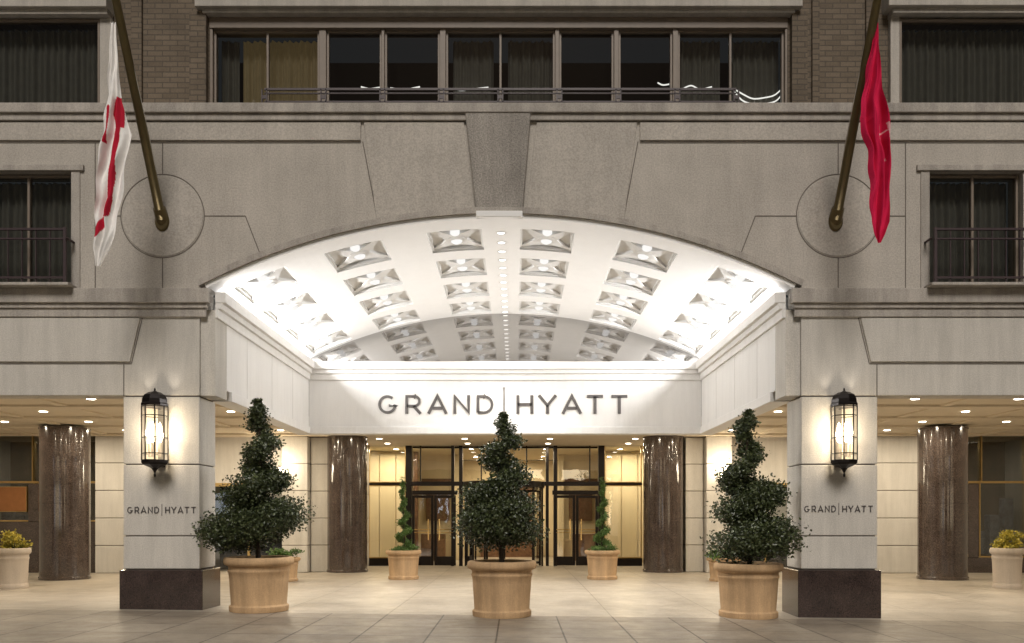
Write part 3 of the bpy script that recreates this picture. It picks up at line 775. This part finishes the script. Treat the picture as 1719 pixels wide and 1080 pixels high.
namesign(-0.03,YB-0.022,Z(695,YB),6.05,0.455,'large dark metal hotel name letters on pale stone fascia',0.02)
namesign(-5.68,-0.012,1.68,1.14,0.108,'small dark metal hotel name letters on stone pier',0.011)
namesign(5.68,-0.012,1.70,1.14,0.108,'small dark metal hotel name letters on stone pier',0.011)

# ---------------------------------------------------------------- lanterns
def lantern(x):
    e=empty('wall_lantern',(x,-0.28,0),label='tall black metal and glass lantern glowing on stone pier',category='wall lamp',group='wall lanterns on the piers')
    r=0.20; n=8
    mb=MB()
    pts=[(r*cos(2*pi*(k+0.5)/n),r*sin(2*pi*(k+0.5)/n)) for k in range(n)]
    for (a,b) in pts: mb.box(a-0.008,a+0.008,b-0.008,b+0.008,2.55,3.44)
    def ringp(z,w=0.02,rr=r+0.004):
        for k in range(n):
            a=2*pi*(k+0.5)/n;b=2*pi*(k+1.5)/n
            mb.tube([(rr*cos(a),rr*sin(a),z),(rr*cos(b),rr*sin(b),z)],w/2,4)
    for zz in (2.55,2.66,2.92,3.28,3.43): ringp(zz,0.016)
    mb.lathe([(0.0,2.27),(0.014,2.28),(0.022,2.31),(0.010,2.34),(0.03,2.38),(0.06,2.42),(0.13,2.45),(0.20,2.48),(0.22,2.51),(0.22,2.55),(0.0,2.55)],0,0,8)
    mb.lathe([(0.0,3.45),(0.225,3.44),(0.225,3.47),(0.21,3.49),(0.205,3.55),(0.17,3.62),(0.10,3.665),(0.04,3.68),(0.012,3.70),(0.016,3.72),(0.0,3.75)],0,0,8)
    mb.obj('cage',M_BLK,e)
    mb=MB(); mb.box(-0.06,0.06,0.255,0.278,2.45,3.55); mb.box(-0.02,0.02,0.17,0.26,3.40,3.44); mb.box(-0.02,0.02,0.17,0.26,2.52,2.56); mb.obj('back_plate',M_BLK,e)
    mb=MB()
    for k in range(n):
        a=pts[k];b=pts[(k+1)%n]; mb.quad((a[0],a[1],2.56),(b[0],b[1],2.56),(b[0],b[1],3.43),(a[0],a[1],3.43))
    mb.obj('glass',M_LGLASS,e)
    for dx,dy in ((-0.085,0),(0.085,0),(0,-0.08)):
        mb=MB(); mb.lathe([(0,2.84),(0.026,2.86),(0.036,2.98),(0.026,3.12),(0,3.18)],dx,dy,10); mb.obj('bulb',M_BULB,e,smooth=True)
        mb=MB(); mb.lathe([(0,2.60),(0.024,2.60),(0.024,2.83),(0,2.84)],dx,dy,10); mb.obj('candle_holder',M_WPOT,e)
    lamp('POINT',(0,0,3.0),32,(1.0,0.86,0.68),0.05,name='lantern_lamp',parent=e)
    for dx in (-0.22,0.22):
        l=lamp('SPOT',(dx,0.18,3.60),9,(1.0,0.88,0.72),0.03,name='lantern_uplight',parent=e,spread=70); l.data.spot_blend=0.8; l.rotation_euler=(radians(180+4),0,0)
lantern(-5.68); lantern(5.66)

# ---------------------------------------------------------------- flag poles & flags
M_ROPE=simple('rope',(0.5,0.48,0.42))
for s,x in ((-1,-5.67),(1,5.62)):
    e=empty('flag_pole',(x,0,6.6),label='long bronze flag pole angled out from wall medallion',category='flagpole',group='flag poles on the facade')
    tip=Vector((0.0,-2.6,4.4)); d=tip.normalized()
    mb=MB(); mb.tube([Vector((0,-0.05,0.0)),Vector((0,-0.05,0.0))+tip*0.3,Vector((0,-0.05,0))+tip*0.7,Vector((0,-0.05,0))+tip],[0.078,0.07,0.06,0.05],20); mb.obj('pole',M_POLE,e,smooth=True)
    mb=MB(); mb.tube([Vector((0,0.0,0.03))-d*0.06,Vector((0,-0.04,0.0))+d*0.18],[0.115,0.10],20)
    vs=[];prof=[(0.12,0.0),(0.12,-0.03),(0.10,-0.05)]
    seg=24;fs=[]
    for k in range(seg):
        a=2*pi*k/seg
        for r,h in prof: vs.append((r*cos(a),h,r*1.45*sin(a)-0.02))
    for k in range(seg):
        k2=(k+1)%seg
        for i in range(2): fs.append((k*3+i,k*3+i+1,k2*3+i+1,k2*3+i))
    fs.append(tuple(k*3+2 for k in range(seg-1,-1,-1)))
    mb.add(vs,fs); mb.obj('bracket',M_POLE,e)
    mb=MB(); mb.tube([(s*-0.03,-1.55,2.6),(s*-0.1,-0.75,1.1),(s*-0.05,-0.2,0.35)],0.006,5); mb.obj('halyard',M_ROPE,e)
def colmat(name):
    m,nt,b,out=newmat(name); a=nt.nodes.new('ShaderNodeVertexColor'); a.layer_name='Col'
    tc=nt.nodes.new('ShaderNodeTexCoord'); n_=noise(nt,tc.outputs['Object'],7,4,0.6); r=ramp(nt,n_.outputs[0],0.3,0.7,g(0.88),g(1))
    nt.links.new(mul(nt,a.outputs[0],r.outputs[0]),b.inputs['Base Color']); b.inputs['Roughness'].default_value=0.85
    b.inputs['Specular IOR Level'].default_value=0.15
    return m
M_FLAG=colmat('flag_cloth')
def interp(rows,y):
    for i in range(len(rows)-1):
        if rows[i][0]<=y<=rows[i+1][0]:
            t=(y-rows[i][0])/(rows[i+1][0]-rows[i][0]); return rows[i][1]+(rows[i+1][1]-rows[i][1])*t, rows[i][2]+(rows[i+1][2]-rows[i][2])*t
    return rows[-1][1],rows[-1][2]
def flag(rows,Y,colf,label,folds,seed,A=0.045):
    nu,nv=80,260; vs=[];fs=[];cols=[]
    y0,y1=rows[0][0],rows[-1][0]
    for j in range(nv+1):
        py=y0+(y1-y0)*j/nv; l,r=interp(rows,py); wd=min(1,(r-l)/40)
        l+=1.6*wd*sin(py*0.11+seed); r+=1.8*wd*sin(py*0.085+seed*2)
        for i in range(nu+1):
            u=i/nu; px=l+(r-l)*u
            ph=2*pi*folds*u+0.012*py+1.3*sin(py*0.017+seed)
            dy=(0.006+A*wd)*(sin(ph)+0.5*sin(1.7*ph+py*0.03+1.0))+0.014*wd*sin(py*0.09+u*9)
            vs.append((X(px,Y),Y+dy,Z(py,Y))); cols.append(colf(px,py,u))
    for j in range(nv):
        for i in range(nu):
            a=j*(nu+1)+i; fs.append((a,a+nu+1,a+nu+2,a+1))
    ox,oz=X(rows[0][1],Y),Z(y0,Y)
    vs=[(v[0]-ox,v[1]-Y,v[2]-oz) for v in vs]
    mb=MB(); mb.add(vs,fs); o=mb.obj('flag',M_FLAG,None,smooth=True,loc=(ox,Y,oz)); tag(o,label,'flag')
    ca=o.data.color_attributes.new('Col','FLOAT_COLOR','POINT')
    ca.data.foreach_set('color',[c for col in cols for c in (*col,1.0)])
    return o
def cdist(poly,px,py):
    best=1e9
    for i in range(len(poly)-1):
        a=Vector(poly[i]);b=Vector(poly[i+1]);p=Vector((px,py)); t=max(0,min(1,(p-a).dot(b-a)/(b-a).length_squared)); best=min(best,(a+(b-a)*t-p).length)
    return best
WH=(0.88,0.86,0.84); RD=(0.50,0.015,0.04)
def lc(px,py,u):
    if 165<py<215 and px>188+0.16*abs(py-190) and px<208: return RD
    if cdist([(198,205),(194,235),(190,268),(187,300),(183,335),(177,360)],px,py)<6.5: return RD
    if cdist([(177,360),(163,388)],px,py)<4.6: return RD
    if cdist([(183,180),(180,215),(177,240)],px,py)<2.4: return RD
    if cdist([(169,378),(161,395)],px,py)<4: return RD
    return WH
flag([(38,186,195),(100,183,199),(170,178,203),(200,174,212),(225,171,220),(250,169,217),(300,165,210),(350,161,203),(390,160,193),(420,158,184),(447,160,168)],-1.45,lc,'white flag with red stripes hanging limp from pole',1.9,3,0.042)
RC=(0.62,0.015,0.075)
def rc_(px,py,u):
    x,y=px-1479,py-207
    for st in ([(0,0),(2,26)],[(9,2),(11,28)],[(1,13),(10,15)],[(5,44),(9,60),(3,66)]):
        if cdist(st,x,y)<1.3: return (0.78,0.45,0.48)
    return RC
flag([(38,1470,1474),(80,1463,1477),(150,1449,1480),(200,1441,1488),(220,1447,1491),(250,1456,1492),(300,1462,1494),(350,1460,1492),(375,1462,1491),(395,1468,1484),(408,1474,1478)],-1.45,rc_,'crimson flag with small white lettering hanging limp from pole',2.2,5,0.06)

# ---------------------------------------------------------------- pots & planting
def pot(x,y,r,h,mat,label,group=None):
    zg=gz(x,y)
    mb=MB(); b=r*0.83
    prof=[(0,0.0),(b*1.04,0.0),(b*1.06,h*0.03),(b*1.06,h*0.10),(b*1.0,h*0.12),(b*0.99,h*0.14),(b*1.02,h*0.35),(b*1.05,h*0.60),(b*1.075,h*0.72),(b*1.10,h*0.735),(b*1.10,h*0.765),(b*1.075,h*0.78),
          (b*1.08,h*0.83),(r*0.95,h*0.85),(r*1.01,h*0.865),(r*1.04,h*0.91),(r*1.02,h*0.985),(r*0.98,h),(r*0.90,h),(r*0.87,h*0.97),(r*0.86,h*0.88),(0,h*0.88)]
    e=empty('flower_pot',(x,y,zg),label=label,category='plant pot',group=group)
    o=mb.lathe(prof[:-1],0,0,48) and mb.obj('body',mat,e); smooth_angle(o,50)
    mb=MB(); mb.lathe([(0.0,h*0.90),(r*0.865,h*0.885)],0,0,24); mb.obj('soil',M_SOIL,e)
    return zg+h*0.9
def leaves(name,pts,size,mat,parent,seed):
    rnd=random.Random(seed); vs=[];fs=[]
    for p in pts:
        th=rnd.random()*2*pi; ph=rnd.uniform(-0.9,1.1); s=size*rnd.uniform(0.7,1.3)
        d=Vector((cos(th)*cos(ph),sin(th)*cos(ph),sin(ph))); a=d.cross(Vector((rnd.uniform(-1,1),rnd.uniform(-1,1),rnd.uniform(-1,1)))).normalized(); nrm=d.cross(a)
        o=len(vs); w=s*0.33
        vs+= [tuple(p),tuple(p+d*s*0.5+a*w+nrm*w*0.3),tuple(p+d*s),tuple(p+d*s*0.5-a*w+nrm*w*0.3)]
        fs+= [(o,o+1,o+2),(o,o+2,o+3)]
    mb=MB(); mb.v=vs; mb.f=fs; mb.m=[0]*len(fs); return mb.obj(name,mat,parent)
def spiral_tree(x,y,z0,H,rb,turns,nleaf,lsize,mat,label,group,seed,tr=0.045,dense=1.0,phase=0,sway=0.03,tubeb=0.23,tubet=0.09,lift=0.18,rrf=0.62,pw=0.85,ragged=0.06,flat=0.66,tp=1.0,jit=0.3):
    rnd=random.Random(seed)
    e=empty('topiary_tree',(x,y,z0),label=label,category='topiary',group=group)
    def centre(t): return Vector((sway*sin(t*5+seed),sway*cos(t*4+seed),0))
    def hel(t):
        a=phase+turns*2*pi*t; rr=rb*(1-t)**pw*rrf; tubr=tubet+(tubeb-tubet)*(1-t)**tp
        zz=lift+tubeb*0.8+(H-lift-tubeb*0.8-0.10)*t if False else lift+tubr*0.8+(H-lift-tubr*0.8-0.10)*t
        return centre(t)+Vector((rr*cos(a),rr*sin(a),zz)), tubr
    clumps=[]
    K=int(46*dense)
    for i in range(K):
        t=(i+rnd.random()*0.6)/K; t=t**1.08; c,tr_=hel(min(t,1)); clumps.append((c+Vector((rnd.uniform(-1,1),rnd.uniform(-1,1),rnd.uniform(-0.5,0.5)))*tr_*jit, tr_*rnd.uniform(0.62,1.14)))
    tot=sum(r**2 for c,r in clumps); pts=[]
    for c,r in clumps:
        k=int(nleaf*r**2/tot)
        for _ in range(k):
            d=Vector((rnd.gauss(0,1),rnd.gauss(0,1),rnd.gauss(0,1))).normalized()
            rad=r*(rnd.random()**0.33)*rnd.uniform(0.8,1.12); 
            if rnd.random()<ragged: rad=r*rnd.uniform(1.05,1.3)
            pts.append(c+Vector((d.x,d.y,d.z*flat))*rad)
    for _ in range(int(nleaf*0.015)): pts.append(centre(1)+Vector((rnd.gauss(0,0.03),rnd.gauss(0,0.03),H-rnd.random()*0.25)))
    leaves('crown',pts,lsize,mat,e,seed+1)
    mb=MB(); tpp=[centre(i/14)*(1 if i>0 else 0)+Vector((rnd.uniform(-.012,.012),rnd.uniform(-.012,.012),-0.05+(H-0.05)*i/14)) for i in range(15)]
    mb.tube(tpp,[tr*(1-0.8*i/14) for i in range(15)],10)
    for c,r in clumps[::2]:
        st=Vector((0,0,max(0.05,c.z-0.12-r*0.3))); mid=(st+c)/2+Vector((0,0,-0.03)); mb.tube([st,mid,c],[tr*0.35,tr*0.25,tr*0.12],6)
    mb.obj('trunk',M_BARK,e,smooth=True)
fl='spiral clipped dark green holly topiary in terracotta pot'
gp='terracotta pots along the pavement'
for (x,y,H,seed,phs,rb,tb_) in ((-4.05,0.0,2.72,11,2.6,1.0,0.52),(0.03,-0.3,2.51,22,0.3,1.0,0.53),(4.16,0.0,2.65,33,3.4,0.95,0.50)):
    zt_=pot(x,y,0.55,0.90,M_TERRA,'large ribbed terracotta pot holding a spiral topiary',gp)
    spiral_tree(x,y,zt_,H,rb,3.4,34000,0.052,M_LEAF,fl,'spiral topiaries along the pavement',seed,phase=phs,tubeb=tb_,tubet=0.14,lift=0.02,rrf=0.34,pw=0.75,ragged=0.06,flat=0.62,dense=1.1,tp=1.15,jit=0.42)
for x,seed in ((-2.69,44),(2.53,55)):
    zt_=pot(x,7.9,0.45,0.76,M_TERRA,'mid sized terracotta pot with slim spiral juniper','terracotta pots by the doors')
    spiral_tree(x,7.9,zt_,1.98,0.20,4.4,5000,0.045,M_LEAFB,'slim bright green spiral juniper in terracotta pot','slim junipers by the doors',seed,tr=0.02,dense=1.4,tubeb=0.11,tubet=0.06,lift=0.15,sway=0.02,ragged=0.15)
def shrub(x,y,z,r,h,mat,label,seed,n=1200,ls=0.05,group=None):
    rnd=random.Random(seed); e=empty('shrub',(x,y,z),label=label,category='plant',group=group); pts=[]; cl=[(rnd.uniform(-r,r)*0.75,rnd.uniform(-r,r)*0.75,rnd.uniform(0.05,h)) for _ in range(14)]
    for _ in range(n):
        c=rnd.choice(cl); pts.append(Vector(c)+Vector((rnd.gauss(0,r*0.17),rnd.gauss(0,r*0.17),rnd.gauss(0,h*0.13))))
    leaves('leaves',pts,ls,mat,e,seed)
    mb=MB()
    for c in cl: mb.tube([(0,0,-0.03),(c[0]*0.5,c[1]*0.5,c[2]*0.6),c],[0.008,0.006,0.003],5)
    mb.obj('stems',M_BARK,e)
for x,seed in ((-2.69,61),(2.53,62)): shrub(x,7.9,0.69,0.36,0.16,M_LEAFB,'low green planting around the juniper base',seed,1500,0.045,'low planting in pots')
for x,seed in ((-5.66,63),(5.55,64)):
    zz=pot(x,7.2,0.42,0.60,M_TERRA,'terracotta pot of low greenery beside stone wall','terracotta pots by the wall'); shrub(x,7.2,zz,0.40,0.22,M_LEAFB,'low bright green plant in terracotta pot',seed,1500,0.06,'low planting in pots')
for x,seed in ((-11.18,65),(11.45,66)):
    zz=pot(x,5.0,0.34,0.92,M_WPOT,'tall pale clay pot under the arcade','pale clay pots'); shrub(x,5.0,zz,0.30,0.40,M_LEAFY,'yellow green flowering shrub in pale pot',seed,1300,0.06,'yellow shrubs in pale pots')

# ---------------------------------------------------------------- across the street (out of view; office block and trees added for reflections in glass and granite)
ob=empty('reflection_block',(0,-34,0),label='unseen stone block with glowing windows across street, added for reflections',category='building')  # unseen block added to feed reflections in door glass and columns
mb=MB(); wins=[]
rnd=random.Random(5)
for i in range(14):
    for j in range(2):
        wins.append((-30+4.3*i,-30+4.3*i+2.6,1.0+4.2*j,3.9+4.2*j))
wallgrid(mb,-32,32,-0.5,10,-0.3,0.0,wins); mb.obj('wall',M_FAC,ob)
mb=MB(); mb.box(-32,32,-8,-0.3,9.6,10.0); mb.obj('reflection_block_roof',M_TRIM,ob)
E1=emis('warm_reflection_panel',(1.0,0.82,0.55),3.5); E2=emis('cool_reflection_panel',(0.8,0.9,1.0),2.4); E3=M_DARK  # glowing panels added to strengthen those reflections
for (a,b,c,d) in wins:
    mb=MB(); mb.quad((b,-0.2,c),(a,-0.2,c),(a,-0.2,d),(b,-0.2,d)); mb.obj('window',rnd.choice([E1,E1,E2,E3,E3]),ob)
for x,seed in ((-6.5,71),(-0.5,73),(6.0,72)):  # invented trees out of view, added to show in the glass reflections
    e=empty('reflection_tree',(x,-22.0,-0.1),label='unseen leafy tree across street, added for reflections',category='tree',group='unseen trees added for reflections')
    rn=random.Random(seed); mb=MB(); mb.tube([(0,0,-0.4),(0.05,0,1.5),(0,0.05,3.0),(0.1,0,4.6)],[0.16,0.13,0.10,0.04],10)
    pts=[]
    for _ in range(16):
        a=rn.random()*6.28; rr=rn.uniform(0.3,1.7); c=Vector((rr*cos(a),rr*sin(a),rn.uniform(2.6,5.4))); mb.tube([(0,0.02,c.z*0.6),c*0.6+Vector((0,0,0.7)),c],[0.05,0.035,0.012],6)
        for _ in range(260): pts.append(c+Vector((rn.gauss(0,0.42),rn.gauss(0,0.42),rn.gauss(0,0.36))))
    mb.obj('trunk',M_BARK,e); leaves('crown',pts,0.13,M_LEAFB,e,seed)

# ---------------------------------------------------------------- world, sun, camera
w=bpy.data.worlds.new('World'); scene.world=w; w.use_nodes=True; nt=w.node_tree
bg=nt.nodes['Background']; sky=nt.nodes.new('ShaderNodeTexSky'); sky.sky_type='NISHITA'; sky.sun_disc=False
sky.sun_elevation=radians(42); sky.sun_rotation=radians(180)
rgb=nt.nodes.new('ShaderNodeRGB'); rgb.outputs[0].default_value=(1.0,0.74,0.50,1)
nt.links.new(mul(nt,sky.outputs[0],rgb.outputs[0]),bg.inputs[0]); bg.inputs[1].default_value=0.010
sl=bpy.data.lights.new('street_glow','SUN'); sl.energy=2.25; sl.angle=radians(22); sl.color=(1.0,0.94,0.87)
so=bpy.data.objects.new('street_glow',sl); COL.objects.link(so); so.rotation_euler=(radians(90-42),0,0); so.location=(0,-20,12)
cam=bpy.data.cameras.new('camera'); co=bpy.data.objects.new('camera',cam); COL.objects.link(co)
co.location=(CX,-D,CZ); co.rotation_euler=(radians(90),0,0)
cam.sensor_width=36; cam.lens=36*F/1719.0; cam.shift_y=(870-540)/1719.0; cam.shift_x=-(866-859.5)/1719.0
cam.clip_end=1000; scene.camera=co
scene.view_settings.view_transform='Standard'; scene.view_settings.look='None'; scene.view_settings.exposure=0
